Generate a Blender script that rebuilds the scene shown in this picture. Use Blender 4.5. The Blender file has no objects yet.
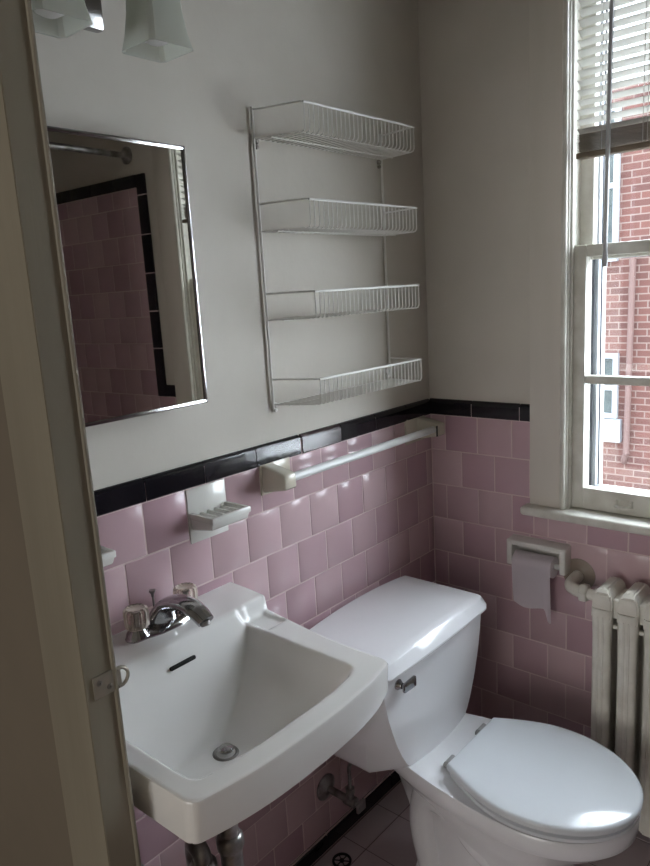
import bpy, bmesh, math, random
from mathutils import Vector, Matrix
random.seed(7)
S = bpy.context.scene
COL = S.collection

# ---------------------------------------------------------------- camera
cam_d = bpy.data.cameras.new('camera'); cam = bpy.data.objects.new('camera', cam_d); COL.objects.link(cam)
f = 705.9
R = None
def _n(v): return Vector(v).normalized()
_cx, _cy = 325.0, 433.0
_X = _n((950-_cx, 254-_cy, f)); _Z = -_n((535-_cx, 3950-_cy, f)); _Y = _Z.cross(_X)
right = Vector((_X[0], _Y[0], _Z[0])); down = Vector((_X[1], _Y[1], _Z[1])); fwd = Vector((_X[2], _Y[2], _Z[2]))
fwd.normalize(); right = (right - fwd*right.dot(fwd)).normalized(); up = right.cross(fwd)
M = Matrix((right, up, -fwd)).transposed().to_4x4()
M.translation = Vector((-1.851, -1.189, 1.534))
cam.matrix_world = M
cam_d.sensor_fit = 'VERTICAL'; cam_d.sensor_height = 24.0; cam_d.lens = 24.0*f/866.0; cam_d.clip_start = 0.02
S.camera = cam

# ---------------------------------------------------------------- light
w = bpy.data.worlds.new('overcast_sky'); S.world = w; w.use_nodes = True
bg = w.node_tree.nodes['Background']
bg.inputs[1].default_value = 6.4
_n_, _l_ = w.node_tree.nodes, w.node_tree.links      # overcast sky: brighter towards the zenith
_tc = _n_.new('ShaderNodeTexCoord'); _sx = _n_.new('ShaderNodeSeparateXYZ'); _mr = _n_.new('ShaderNodeMapRange'); _mx = _n_.new('ShaderNodeMix'); _mx.data_type = 'RGBA'
_l_.new(_tc.outputs['Generated'], _sx.inputs[0]); _l_.new(_sx.outputs['Z'], _mr.inputs['Value']); _l_.new(_mr.outputs[0], _mx.inputs['Factor'])
_mx.inputs['A'].default_value = (0.33, 0.36, 0.40, 1); _mx.inputs['B'].default_value = (0.80, 0.91, 1.04, 1); _l_.new(_mx.outputs['Result'], bg.inputs[0])
def area(name, loc, rot, size, energy, color=(1,1,1), portal=False):
    d = bpy.data.lights.new(name, 'AREA'); d.shape = 'RECTANGLE'; d.size, d.size_y = size
    d.energy = energy; d.color = color
    o = bpy.data.objects.new(name, d); COL.objects.link(o); o.location = loc; o.rotation_euler = rot
    if portal: d.cycles.is_portal = True
    return o
area('window_portal', (0.30, -0.80, 1.6), (0, math.radians(90), 0), (1.5, 0.75), 1, portal=True)
sun_d = bpy.data.lights.new('overcast_sun', 'SUN'); sun_d.energy = 24.0; sun_d.angle = math.radians(110); sun_d.color = (0.85, 0.92, 1.0)
sun = bpy.data.objects.new('overcast_sun', sun_d); COL.objects.link(sun)
sun.rotation_euler = Vector((-0.78, 0.27, -0.50)).to_track_quat('-Z', 'Y').to_euler()
area('hall_fill', (-6.2, -1.0, 1.45), (0, math.radians(-90), 0), (2.0, 2.0), 46.0, (1.0, 0.985, 0.965))  # added fill lamp deep in the hall, out of view, brightens the room
S.view_settings.view_transform = 'Standard'; S.view_settings.look = 'None'
S.view_settings.exposure = 0.36; S.view_settings.gamma = 1.0; S.view_settings.use_curve_mapping = False

# ---------------------------------------------------------------- materials
def srgb(r, g, b):
    def c(v):
        v /= 255.0
        return v/12.92 if v <= 0.04045 else ((v+0.055)/1.055)**2.4
    return (c(r), c(g), c(b), 1)
def mat(name, col, rough=0.5, metal=0.0, col2=None, nscale=6.0, bump=0.0, bscale=40.0, bdist=0.002, coat=0.0, spec=0.5, trans=0.0,
        island=False, stretch=(1,1,1), ior=1.45, lo=0.35, hi=0.65, sss=0.0):
    m = bpy.data.materials.new(name); m.use_nodes = True
    nt = m.node_tree; N = nt.nodes; L = nt.links; p = N['Principled BSDF']
    p.inputs['Base Color'].default_value = col; p.inputs['Roughness'].default_value = rough
    p.inputs['Metallic'].default_value = metal; p.inputs['Coat Weight'].default_value = coat; p.inputs['Coat Roughness'].default_value = 0.06
    p.inputs['Specular IOR Level'].default_value = spec; p.inputs['Transmission Weight'].default_value = trans; p.inputs['IOR'].default_value = ior
    tc = N.new('ShaderNodeTexCoord'); mp = N.new('ShaderNodeMapping'); mp.inputs['Scale'].default_value = stretch
    L.new(tc.outputs['Object'], mp.inputs['Vector'])
    c2 = col2 if col2 else tuple(min(1, v*0.93) for v in col[:3]) + (1,)
    nz = N.new('ShaderNodeTexNoise'); nz.inputs['Scale'].default_value = nscale; nz.inputs['Detail'].default_value = 5
    L.new(mp.outputs[0], nz.inputs['Vector'])
    rp = N.new('ShaderNodeMapRange'); rp.inputs['From Min'].default_value = lo; rp.inputs['From Max'].default_value = hi
    if island:
        ge = N.new('ShaderNodeNewGeometry'); L.new(ge.outputs['Random Per Island'], rp.inputs['Value'])
        rp.inputs['From Min'].default_value = 0; rp.inputs['From Max'].default_value = 1
    else:
        L.new(nz.outputs['Fac'], rp.inputs['Value'])
    mx = N.new('ShaderNodeMix'); mx.data_type = 'RGBA'; mx.inputs['A'].default_value = col; mx.inputs['B'].default_value = c2
    L.new(rp.outputs[0], mx.inputs['Factor'])
    out = mx.outputs['Result']
    if island:
        m2 = N.new('ShaderNodeMix'); m2.data_type = 'RGBA'; m2.blend_type = 'MULTIPLY'; m2.inputs['Factor'].default_value = 1
        r2 = N.new('ShaderNodeMapRange'); r2.inputs['To Min'].default_value = 0.93; r2.inputs['To Max'].default_value = 1.05
        L.new(nz.outputs['Fac'], r2.inputs['Value']); L.new(out, m2.inputs['A']); L.new(r2.outputs[0], m2.inputs['B']); out = m2.outputs['Result']
    L.new(out, p.inputs['Base Color'])
    if bump:
        bn = N.new('ShaderNodeTexNoise'); bn.inputs['Scale'].default_value = bscale; bn.inputs['Detail'].default_value = 4
        L.new(mp.outputs[0], bn.inputs['Vector'])
        b = N.new('ShaderNodeBump'); b.inputs['Strength'].default_value = bump; b.inputs['Distance'].default_value = bdist
        L.new(bn.outputs['Fac'], b.inputs['Height']); L.new(b.outputs[0], p.inputs['Normal'])
    return m
plaster = mat('painted_plaster', srgb(209,203,193), 0.75, col2=srgb(200,194,184), nscale=3, bump=0.35, bscale=14, bdist=0.004)
ceil_m = mat('ceiling_paint', srgb(215,212,202), 0.8, bump=0.1)
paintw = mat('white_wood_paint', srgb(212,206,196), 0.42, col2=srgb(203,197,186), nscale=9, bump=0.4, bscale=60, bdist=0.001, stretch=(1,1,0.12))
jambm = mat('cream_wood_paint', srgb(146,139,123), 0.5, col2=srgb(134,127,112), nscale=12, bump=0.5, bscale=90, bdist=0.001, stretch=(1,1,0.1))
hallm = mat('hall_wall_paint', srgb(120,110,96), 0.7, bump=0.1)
winp = mat('window_paint', srgb(214,212,203), 0.4, col2=srgb(196,193,182), nscale=18, bump=0.3, bscale=70, bdist=0.001)
pink = mat('pink_glazed_tile', srgb(206,179,182), 0.18, col2=srgb(186,154,163), nscale=9, island=True, bump=0.08, bscale=18, bdist=0.002)
blackt = mat('black_glazed_tile', srgb(20,19,24), 0.12, col2=srgb(34,31,36), nscale=9, island=True, bump=0.3, bscale=30, bdist=0.002)
brownt = mat('replaced_dark_brown_tile', srgb(66,52,54), 0.2, bump=0.1)
grout = mat('pink_grey_grout', srgb(218,196,195), 0.8, bump=0.3, bscale=200, bdist=0.0005)
floort = mat('grey_floor_tile', srgb(214,200,202), 0.3, col2=srgb(198,184,187), nscale=12, island=True, bump=0.1)
fgrout = mat('dark_floor_grout', srgb(128,116,114), 0.85)
porc = mat('white_porcelain', srgb(238,238,240), 0.18, coat=0.3, nscale=2, bump=0.02, bscale=6)
sinkm = mat('sink_enamel', srgb(238,236,233), 0.15, coat=0.3, nscale=2, bump=0.02, bscale=6)
seatm = mat('seat_plastic', srgb(226,230,234), 0.13, coat=0.3, nscale=3)
chrome = mat('chrome', srgb(190,190,192), 0.12, 1.0, col2=srgb(165,164,166), nscale=12)
dullc = mat('dull_chrome', srgb(172,170,168), 0.3, 0.8, col2=srgb(118,113,110), nscale=30, bump=0.2)
nickel = mat('brushed_nickel', srgb(176,170,156), 0.45, 0.55, bump=0.1)
screwm = mat('steel_screw', srgb(160,156,148), 0.35, 0.8)
wirem = mat('white_wire_coating', srgb(232,230,224), 0.4)
ceram = mat('white_glazed_ceramic', srgb(226,224,218), 0.18, coat=0.3)
almond = mat('almond_ceramic', srgb(206,199,182), 0.22, coat=0.2)
barm = mat('white_plastic_bar', srgb(220,220,218), 0.3)
paper = mat('toilet_paper', srgb(250,242,246), 0.9, bump=0.3, bscale=120, bdist=0.0006)
radm = mat('radiator_paint', srgb(226,223,213), 0.4, col2=srgb(212,208,197), nscale=20, bump=0.4, bscale=35, bdist=0.002)
darkh = mat('dark_opening', srgb(20,18,17), 0.8)
rubber = mat('black_metal', srgb(30,28,28), 0.45, 0.3)
slatm = mat('white_blind_slat', srgb(208,207,202), 0.4)
slatd = mat('backlit_blind_slat', srgb(118,106,90), 0.5)  # white slats again, with the backlit shade of the stack painted in
wandm = mat('grey_plastic_wand', srgb(165,165,166), 0.3)
cordm = mat('cord', srgb(190,186,178), 0.8)
alum = mat('aluminium_frame', srgb(150,154,160), 0.4, 0.5)
bulbm = mat('frosted_bulb', srgb(235,235,235), 0.35)
def mirror_mat():
    m = mat('mirror_glass', srgb(236,236,230), 0.015, 1.0, nscale=2); return m
mirm = mirror_mat()
def glass_mat(name, tint, refl=0.08, rough=0.0):
    m = bpy.data.materials.new(name); m.use_nodes = True; N = m.node_tree.nodes; L = m.node_tree.links
    N.remove(N['Principled BSDF'])
    t = N.new('ShaderNodeBsdfTransparent'); t.inputs[0].default_value = tint
    g = N.new('ShaderNodeBsdfGlossy'); g.inputs['Roughness'].default_value = rough
    lw = N.new('ShaderNodeLayerWeight'); lw.inputs[0].default_value = 0.5
    pw = N.new('ShaderNodeMath'); pw.operation = 'POWER'; pw.inputs[1].default_value = 5; L.new(lw.outputs['Facing'], pw.inputs[0])
    fr = N.new('ShaderNodeMath'); fr.operation = 'MULTIPLY_ADD'; fr.inputs[1].default_value = 0.8; fr.inputs[2].default_value = 0.03; L.new(pw.outputs[0], fr.inputs[0])
    x = N.new('ShaderNodeMixShader'); L.new(fr.outputs[0], x.inputs[0]); L.new(t.outputs[0], x.inputs[1]); L.new(g.outputs[0], x.inputs[2])
    L.new(x.outputs[0], N['Material Output'].inputs[0]); return m
pane = glass_mat('window_glass', (0.99, 0.995, 0.995, 1))
def frosted():
    m = bpy.data.materials.new('frosted_glass'); m.use_nodes = True; N = m.node_tree.nodes; L = m.node_tree.links
    p = N['Principled BSDF']; p.inputs['Base Color'].default_value = srgb(225,228,220); p.inputs['Roughness'].default_value = 0.4
    tr = N.new('ShaderNodeBsdfTranslucent'); tr.inputs[0].default_value = srgb(228,230,222)
    tp = N.new('ShaderNodeBsdfTransparent'); x = N.new('ShaderNodeMixShader'); x.inputs[0].default_value = 0.5
    x2 = N.new('ShaderNodeMixShader'); x2.inputs[0].default_value = 0.3
    L.new(p.outputs[0], x.inputs[1]); L.new(tr.outputs[0], x.inputs[2]); L.new(x.outputs[0], x2.inputs[1]); L.new(tp.outputs[0], x2.inputs[2])
    L.new(x2.outputs[0], N['Material Output'].inputs[0]); return m
frost = frosted()
def acrylic():
    m = bpy.data.materials.new('clear_acrylic'); m.use_nodes = True; N = m.node_tree.nodes; L = m.node_tree.links
    p = N['Principled BSDF']; p.inputs['Base Color'].default_value = srgb(222,210,196); p.inputs['Roughness'].default_value = 0.06
    tp = N.new('ShaderNodeBsdfTransparent'); tp.inputs[0].default_value = (0.86,0.82,0.78,1)
    lw = N.new('ShaderNodeLayerWeight'); lw.inputs[0].default_value = 0.62
    x = N.new('ShaderNodeMixShader'); L.new(lw.outputs['Facing'], x.inputs[0]); L.new(tp.outputs[0], x.inputs[1]); L.new(p.outputs[0], x.inputs[2])
    L.new(x.outputs[0], N['Material Output'].inputs[0]); return m
acry = acrylic()
def brick_mat():
    m = bpy.data.materials.new('red_brick'); m.use_nodes = True; N = m.node_tree.nodes; L = m.node_tree.links; p = N['Principled BSDF']
    tc = N.new('ShaderNodeTexCoord'); sp = N.new('ShaderNodeSeparateXYZ'); cb = N.new('ShaderNodeCombineXYZ')
    L.new(tc.outputs['Object'], sp.inputs[0]); L.new(sp.outputs['Y'], cb.inputs['X']); L.new(sp.outputs['Z'], cb.inputs['Y'])
    b = N.new('ShaderNodeTexBrick'); b.inputs['Scale'].default_value = 1; b.inputs['Brick Width'].default_value = 0.17; b.inputs['Row Height'].default_value = 0.064
    b.inputs['Mortar Size'].default_value = 0.006; b.inputs['Color1'].default_value = srgb(122,82,74); b.inputs['Color2'].default_value = srgb(102,70,65)
    b.inputs['Mortar'].default_value = srgb(146,126,118); L.new(cb.outputs[0], b.inputs['Vector'])
    L.new(b.outputs['Color'], p.inputs['Base Color']); p.inputs['Roughness'].default_value = 0.9
    bu = N.new('ShaderNodeBump'); bu.inputs['Strength'].default_value = 0.5; bu.inputs['Distance'].default_value = 0.006; bu.invert = True
    L.new(b.outputs['Fac'], bu.inputs['Height']); L.new(bu.outputs[0], p.inputs['Normal']); return m
brick = brick_mat()

# ---------------------------------------------------------------- helpers
def obj(name, bm, m, parent=None, smooth=True, angle=35):
    me = bpy.data.meshes.new(name); bmesh.ops.recalc_face_normals(bm, faces=bm.faces); bm.to_mesh(me); bm.free()
    me.materials.append(m)
    if smooth:
        me.shade_smooth(); me.set_sharp_from_angle(angle=math.radians(angle))
    o = bpy.data.objects.new(name, me); COL.objects.link(o)
    if parent: 
        o.parent = parent; o.location = -parent.location if parent.type == 'EMPTY' and not parent.get('_z') else (0,0,0)
    return o
def thing(name, label, cat, loc, group=None):
    o = bpy.data.objects.new(name, None); COL.objects.link(o); o.location = loc; o.empty_display_size = 0.05
    o['label'] = label; o['category'] = cat
    if group: o['group'] = group
    return o
def tag(o, label, cat, group=None):
    o['label'] = label; o['category'] = cat
    if group: o['group'] = group
    return o
def struct(name, bm, m, parent=None, smooth=True):
    o = obj(name, bm, m, parent, smooth)
    if not parent: o['kind'] = 'structure'
    return o
def merge(dst, src):
    me = bpy.data.meshes.new('tmp'); src.to_mesh(me); src.free(); dst.from_mesh(me); bpy.data.meshes.remove(me)
def box(bm, x0, x1, y0, y1, z0, z1, bev=0.0, seg=2):
    b = bmesh.new(); vs = [b.verts.new((x, y, z)) for x in (x0, x1) for y in (y0, y1) for z in (z0, z1)]
    for q in ((0,1,3,2),(4,6,7,5),(0,4,5,1),(2,3,7,6),(0,2,6,4),(1,5,7,3)): b.faces.new([vs[i] for i in q])
    bmesh.ops.recalc_face_normals(b, faces=b.faces)
    if bev: bmesh.ops.bevel(b, geom=list(b.edges), offset=bev, segments=seg, affect='EDGES', profile=0.5)
    merge(bm, b)
def hexa(bm, bot, top, bev=0.0, seg=2):
    b = bmesh.new(); vb = [b.verts.new(p) for p in bot]; vt = [b.verts.new(p) for p in top]; n = len(bot)
    b.faces.new(vb[::-1]); b.faces.new(vt)
    for i in range(n): b.faces.new((vb[i], vb[(i+1)%n], vt[(i+1)%n], vt[i]))
    bmesh.ops.recalc_face_normals(b, faces=b.faces)
    if bev: bmesh.ops.bevel(b, geom=list(b.edges), offset=bev, segments=seg, affect='EDGES', profile=0.5)
    merge(bm, b)
def loft(bm, loops, cap0=True, cap1=True):
    rings = [[bm.verts.new(p) for p in l] for l in loops]; n = len(loops[0])
    for a, b in zip(rings, rings[1:]):
        for i in range(n): bm.faces.new((a[i], a[(i+1)%n], b[(i+1)%n], b[i]))
    if cap0: bm.faces.new(rings[0][::-1])
    if cap1: bm.faces.new(rings[-1])
def smooth_path(pts, sub=6):
    P = [Vector(p) for p in pts]; out = []
    for i in range(len(P)-1):
        p0 = P[max(i-1,0)]; p1 = P[i]; p2 = P[i+1]; p3 = P[min(i+2,len(P)-1)]
        for k in range(sub):
            t = k/sub
            out.append(0.5*((2*p1)+(p2-p0)*t+(2*p0-5*p1+4*p2-p3)*t*t+(3*p1-p0-3*p2+p3)*t**3))
    out.append(P[-1]); return out
def tube(bm, pts, r, n=10, sub=0, radii=None, flat=1.0):
    P = smooth_path(pts, sub) if sub else [Vector(p) for p in pts]
    if radii is None: rr = [r]*len(P)
    else:
        m_ = len(radii)-1; rr = []
        for i in range(len(P)):
            t = i/(len(P)-1)*m_; k = min(int(t), m_-1); rr.append(radii[k]*(1-(t-k))+radii[k+1]*(t-k))
    loops = []; ref = None
    for i, p in enumerate(P):
        t = (P[min(i+1,len(P)-1)]-P[max(i-1,0)]).normalized()
        if ref is None: ref = t.orthogonal().normalized()
        ref = (ref - t*ref.dot(t)).normalized(); b = t.cross(ref)
        loops.append([p + (ref*math.cos(a)+b*math.sin(a)*flat)*rr[i] for a in [2*math.pi*k/n for k in range(n)]])
    loft(bm, loops)
def lathe(bm, prof, origin=(0,0,0), axis=(0,0,1), n=28, wav=0.0, nw=0):
    ax = Vector(axis).normalized(); u = ax.orthogonal().normalized(); v = ax.cross(u); O = Vector(origin)
    loops = []
    for r, h in prof:
        r = max(r, 1e-5)
        loops.append([O+ax*h+(u*math.cos(a)+v*math.sin(a))*r*(1+wav*math.cos(nw*a)) for a in [2*math.pi*k/n for k in range(n)]])
    loft(bm, loops)
def empty_bm(): return bmesh.new()
def sstep(t): t = max(0, min(1, t)); return t*t*(3-2*t)

# ---------------------------------------------------------------- structure
WZ = 2.6; YF = -2.15; XL = -1.395
def slab(name, x0,x1,y0,y1,z0,z1,m, parent=None): 
    b = bmesh.new(); box(b,x0,x1,y0,y1,z0,z1); return struct(name, b, m, parent, smooth=False)
floor = slab('floor', -6.4, 0.0, -2.3, 1.2, -0.1, -0.002, fgrout)
slab('ceiling', -6.4, 0.25, -2.3, 1.2, WZ, WZ+0.1, ceil_m)
wall_back = slab('wall_back', -1.42, 0.25, 0.0, 0.15, -0.1, WZ, plaster)
OY0, OY1, OZ0, OZ1 = -0.442, -1.14, 0.88, 2.32     # window opening
b = bmesh.new()
box(b, 0, 0.25, OY0, 0.0, -0.1, WZ); box(b, 0, 0.25, -2.3, OY1, -0.1, WZ); box(b, 0, 0.25, OY1, OY0, -0.1, OZ0); box(b, 0, 0.25, OY1, OY0, OZ1, WZ)
wall_right = struct('wall_right', b, plaster, smooth=False)
wall_front = slab('wall_front', -6.4, 0.0, -2.3, YF, -0.1, WZ, plaster)
b = bmesh.new()
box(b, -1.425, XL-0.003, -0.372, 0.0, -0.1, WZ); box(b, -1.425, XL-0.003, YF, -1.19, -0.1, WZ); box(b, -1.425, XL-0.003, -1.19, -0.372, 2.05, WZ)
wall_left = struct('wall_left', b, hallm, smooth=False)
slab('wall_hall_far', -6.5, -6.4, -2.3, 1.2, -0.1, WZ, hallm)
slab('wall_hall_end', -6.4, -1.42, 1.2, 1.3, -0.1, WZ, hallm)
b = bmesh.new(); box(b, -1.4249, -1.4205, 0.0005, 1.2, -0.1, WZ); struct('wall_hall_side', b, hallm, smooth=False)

# tiles ----------------------------------------------------
def tile(bm, plane, u0, u1, v0, v1, d0, d1, bev=0.0022, gap=0.0014):
    u0 += gap; u1 -= gap; v0 += gap; v1 -= gap
    if u1-u0 < 0.006 or v1-v0 < 0.006: return
    j = random.uniform(-0.0004, 0.0004)
    if plane == 'A': box(bm, u0, u1, -(d1+j), -d0, v0, v1, bev, 2)
    elif plane == 'B': box(bm, -(d1+j), -d0, u0, u1, v0, v1, bev, 2)
    elif plane == 'F': box(bm, u0, u1, YF+d0, YF+d1+j, v0, v1, bev, 2)
    else: box(bm, u0, u1, v0, v1, d0, d1+j, bev*0.5, 1)
def field(bm, plane, region, pw, ph, off, v_ref, u_ref, stag=True, d0=0.001, d1=0.007, holes=()):
    U0, U1, V0, V1 = region
    r0 = math.floor((V0-v_ref)/ph)
    r = r0
    while v_ref + r*ph < V1-1e-6:
        v0 = max(V0, v_ref+r*ph); v1 = min(V1, v_ref+(r+1)*ph)
        o = u_ref + ((off if (r % 2) else 0) if stag else 0) 
        c = math.floor((U0-o)/pw)
        while o + c*pw < U1-1e-6:
            u0 = max(U0, o+c*pw); u1 = min(U1, o+(c+1)*pw)
            skip = any(h[0]-0.02 < (u0+u1)/2 < h[1]+0.02 and h[2] < (v0+v1)/2 < h[3] and (u0 > h[0]-0.03 and u1 < h[1]+0.03) for h in holes)
            if not skip: tile(bm, plane, u0, u1, v0, v1, d0, d1)
            c += 1
        r += 1
PW, PH = 0.1105, 0.1108; BZ = 0.055; VR = 0.032; TB, TT = 1.14, 1.19
def trim_run(bm, plane, u0, u1, ref, v0=TB, v1=TT, d1=0.012, pw=0.153):
    c = math.floor((u0-ref)/pw)
    while ref+c*pw < u1-1e-6:
        a = max(u0, ref+c*pw); e = min(u1, ref+(c+1)*pw)
        a += 0.0013; e -= 0.0013
        if e-a > 0.006:
            bb = bmesh.new(); box(bb, 0,1,0,1,0,1)
            for v in bb.verts: pass
            bb.free()
            # bullnose-topped trim tile: profile swept along u
            prof = [(0.001,v0+0.001),(d1-0.003,v0+0.001),(d1,v0+0.004),(d1,v1-0.016),(d1-0.001,v1-0.009),(d1-0.004,v1-0.003),(d1-0.008,v1-0.0005),(0.001,v1)]
            def pt(u, d, z): return (u, -d, z) if plane == 'A' else ((-d, u, z) if plane == 'B' else (u, YF+d, z))
            l = [[pt(u, d, z) for d, z in prof] for u in (a, e)]
            loft(bm, l)
        c += 1
b = bmesh.new(); field(b, 'A', (XL, -0.007, BZ, TB), 0.1095, PH, 0.05475, VR, -1.0222)
struct('pink_tiles', b, pink, wall_back)
b = bmesh.new(); box(b, XL, 0, -0.0058, 0.0, BZ, TB+0.0); struct('grout_bed', b, grout, wall_back, smooth=False)
b = bmesh.new(); trim_run(b, 'A', XL, -0.60, 0.004-0.153*7); trim_run(b, 'A', -0.45, -0.012, -0.45+0.0); struct('black_cap_tiles', b, blackt, wall_back)
b = bmesh.new(); trim_run(b, 'A', -0.603, -0.45, -0.603, d1=0.0125); struct('brown_cap_tile', b, brownt, wall_back)
b = bmesh.new(); box(b, XL, 0, -0.0095, 0, TB+0.0005, TT-0.010); box(b, XL, 0, -0.0105, 0, 0, BZ-0.001); struct('cap_joints', b, grout, wall_back, smooth=False)
b = bmesh.new(); trim_run(b, 'A', XL, -0.012, 0.004-0.153*7, 0.002, BZ, 0.014); struct('black_base_tiles', b, blackt, wall_back)
# right wall
SY = -1.32
b = bmesh.new()
field(b, 'B', (-0.345, -0.007, VR+7*PH, TB), PW, PH, PW/2, VR, -0.112)
field(b, 'B', (-1.24, -0.345, VR+7*PH, 0.872), PW, PH, PW/2, VR, -0.112)
field(b, 'B', (SY-0.055, -0.007, BZ, VR+7*PH), PW, PH, PW/2, VR, -0.112)
field(b, 'B', (SY-0.055, -1.24, VR+7*PH, TB), PW, PH, PW/2, VR, -0.112)
field(b, 'B', (YF, SY-0.055, BZ, 1.985), PW, PH, PW/2, VR, SY-0.055)
struct('pink_tiles', b, pink, wall_right)
b = bmesh.new()
box(b, -0.0058, 0, -0.36, 0, BZ, TB); box(b, -0.0058, 0, -1.24, -0.36, BZ, 0.875); box(b, -0.0058, 0, SY, -1.24, BZ, TB); box(b, -0.0058, 0, YF, SY-0.01, BZ, 2.03)
struct('grout_bed', b, grout, wall_right, smooth=False)
b = bmesh.new(); trim_run(b, 'B', -0.345, -0.003, -0.151); trim_run(b, 'B', SY, -1.235, SY)
z = TT
while z < 2.03:
    box(b, -0.012, -0.001, SY-0.054, SY-0.001, z-0.05 if z == TT else z+0.001, min(z+0.152, 2.035)-0.001, 0.003); z += 0.153
b2 = bmesh.new(); box(b2, -0.0095, 0, -0.345, 0, TB+0.0005, TT-0.010); box(b2, -0.0095, 0, YF, 0, 0, BZ-0.001); box(b2, -0.0095, 0, SY-0.05, SY-0.004, TB, 2.03); struct('cap_joints', b2, grout, wall_right, smooth=False)
yy = SY-0.055
while yy > YF: box(b, -0.012, -0.001, max(yy-0.152, YF), yy-0.001, 1.986, 2.035, 0.003); yy -= 0.153
struct('black_cap_tiles', b, blackt, wall_right)
b = bmesh.new(); trim_run(b, 'B', YF, -0.014, -0.151, 0.002, BZ, 0.014); struct('black_base_tiles', b, blackt, wall_right)
b = bmesh.new(); field(b, 'F', (-1.39, -0.007, BZ, 1.985), PW, PH, PW/2, VR, -0.04); struct('pink_tiles', b, pink, wall_front)
# floor tiles
b = bmesh.new(); field(b, 'Z', (-1.39, -0.014, YF, -0.014), 0.161, 0.157, 0, -0.094, -0.380, stag=False, d0=-0.002, d1=0.0)
for v in b.verts: pass
struct('floor_tiles', b, floort, floor)
b = bmesh.new(); box(b, -6.4, -1.40, -2.15, 1.2, -0.002, 0.0); struct('hall_boards', b, mat('hall_wood', srgb(120,90,62), 0.4, bump=0.2), floor, smooth=False)

# door frame at the left -----------------------------------------------------
b = bmesh.new()
loft(b, [[(x, y, z) for x, y in ((-1.4425,-0.389),(-1.3992,-0.389),(-1.3992,-0.372),(-1.4248,-0.372),(-1.4248,-0.279),(-1.4425,-0.279))] for z in (0, 2.13)])
bmesh.ops.bevel(b, geom=[e for e in b.edges if abs(e.verts[0].co.z-e.verts[1].co.z) > 1], offset=0.0012, segments=2, affect='EDGES')
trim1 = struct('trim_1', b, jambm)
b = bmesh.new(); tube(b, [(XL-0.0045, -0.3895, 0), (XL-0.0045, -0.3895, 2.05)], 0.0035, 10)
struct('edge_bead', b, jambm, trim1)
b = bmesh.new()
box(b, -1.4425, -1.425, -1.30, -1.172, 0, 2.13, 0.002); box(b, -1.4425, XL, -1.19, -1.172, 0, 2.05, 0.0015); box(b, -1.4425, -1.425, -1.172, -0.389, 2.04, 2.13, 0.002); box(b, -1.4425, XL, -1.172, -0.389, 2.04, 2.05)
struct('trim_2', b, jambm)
# latch keeper
t = thing('latch_keeper', 'small brushed metal latch keeper with a ring, screwed to the cream door jamb', 'latch', (-1.411, -0.389, 1.04))
b = bmesh.new(); box(b, -1.432, -1.3905, -0.3915, -0.389, 1.026, 1.0575, 0.0008); obj('plate', b, nickel, t)
for sx, sz in ((-1.4235, 1.047), (-1.409, 1.036)):
    b = bmesh.new(); lathe(b, [(0.0, -0.001), (0.0042, -0.001), (0.0042, 0.0006), (0.003, 0.0014), (0.0012, 0.0015), (0.0011, 0.0004), (0, 0.0003)], (sx, -0.3915, sz), (0,-1,0), 16); obj('screw', b, screwm, t)
b = bmesh.new(); pts = [(-1.396, -0.3905, 1.0545)] + [(-1.393+0.0135*math.sin(a), -0.3905, 1.0415+0.0135*math.cos(a)) for a in [math.pi*k/10 for k in range(1,10)]] + [(-1.396, -0.3905, 1.0285)]
tube(b, pts, 0.003, 8, flat=0.8); obj('ring', b, nickel, t)

# ---------------------------------------------------------------- window
def fr(name, boxes, m, parent=None, bev=0.002):
    b = bmesh.new()
    for q in boxes: box(b, *q, bev)
    return struct(name, b, m, parent)
cas = fr('trim_3', [(-0.018, 0.0, -0.430, -0.338, 0.903, 2.42), (-0.018, 0.0, -1.252, -1.154, 0.903, 2.42), (-0.018, 0.0, -1.154, -0.430, 2.325, 2.42)], paintw)
b = bmesh.new()
for y, s in ((-0.433, 1), (-1.1505, 1)):
    tube(b, [(-0.0165, y, 0.903), (-0.0165, y, 2.33)], 0.0075, 12)
    tube(b, [(-0.006, y-(0.006 if y > -1 else -0.006), 0.903), (-0.006, y-(0.006 if y > -1 else -0.006), 2.33)], 0.0045, 12)
struct('casing_bead', b, winp, cas)
# stool / sill
b = bmesh.new(); box(b, -0.052, 0.035, -1.27, -0.322, 0.877, 0.9025, 0.009, 4); struct('trim_4', b, winp)
win = fr('window_1', [(0.0, 0.25, OY0-0.006, OY0, 0.88, 2.32), (0.0, 0.25, OY1, OY1+0.006, 0.88, 2.32), (0, 0.25, OY1, OY0, 2.314, 2.32), (0.035, 0.27, OY1, OY0, 0.86, 0.905)], winp, bev=0.001)
fr('inner_stop', [(0.001, 0.011, -0.449, -0.441, 0.9025, 2.31), (0.001, 0.011, -1.141, -1.133, 0.9025, 2.31)], winp, win)
YA, YB = -0.4425, -1.1395
def sash(name, x0, x1, z0, z1, bot, top, st, mz=None):
    bx = [(x0, x1, YA-st, YA, z0, z1), (x0, x1, YB, YB+st, z0, z1), (x0, x1, YB+st, YA-st, z0, z0+bot), (x0, x1, YB+st, YA-st, z1-top, z1)]
    if mz: bx.append((x0+0.004, x1-0.004, YB+st, YA-st, mz-0.011, mz+0.011))
    s = fr(name, bx, winp, win, 0.003)
    return s
ls = sash('lower_sash', 0.012, 0.044, 0.904, 1.612, 0.060, 0.030, 0.037, 1.262)
us = sash('upper_sash', 0.050, 0.080, 1.575, 2.312, 0.036, 0.045, 0.040)
def glassp(x, z0, z1, parent):
    b = bmesh.new(); box(b, x, x+0.003, YB+0.03, YA-0.03, z0, z1); return struct('pane', b, pane, parent, smooth=False)
glassp(0.027, 0.95, 1.59, ls); glassp(0.064, 1.61, 2.28, us)
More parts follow.
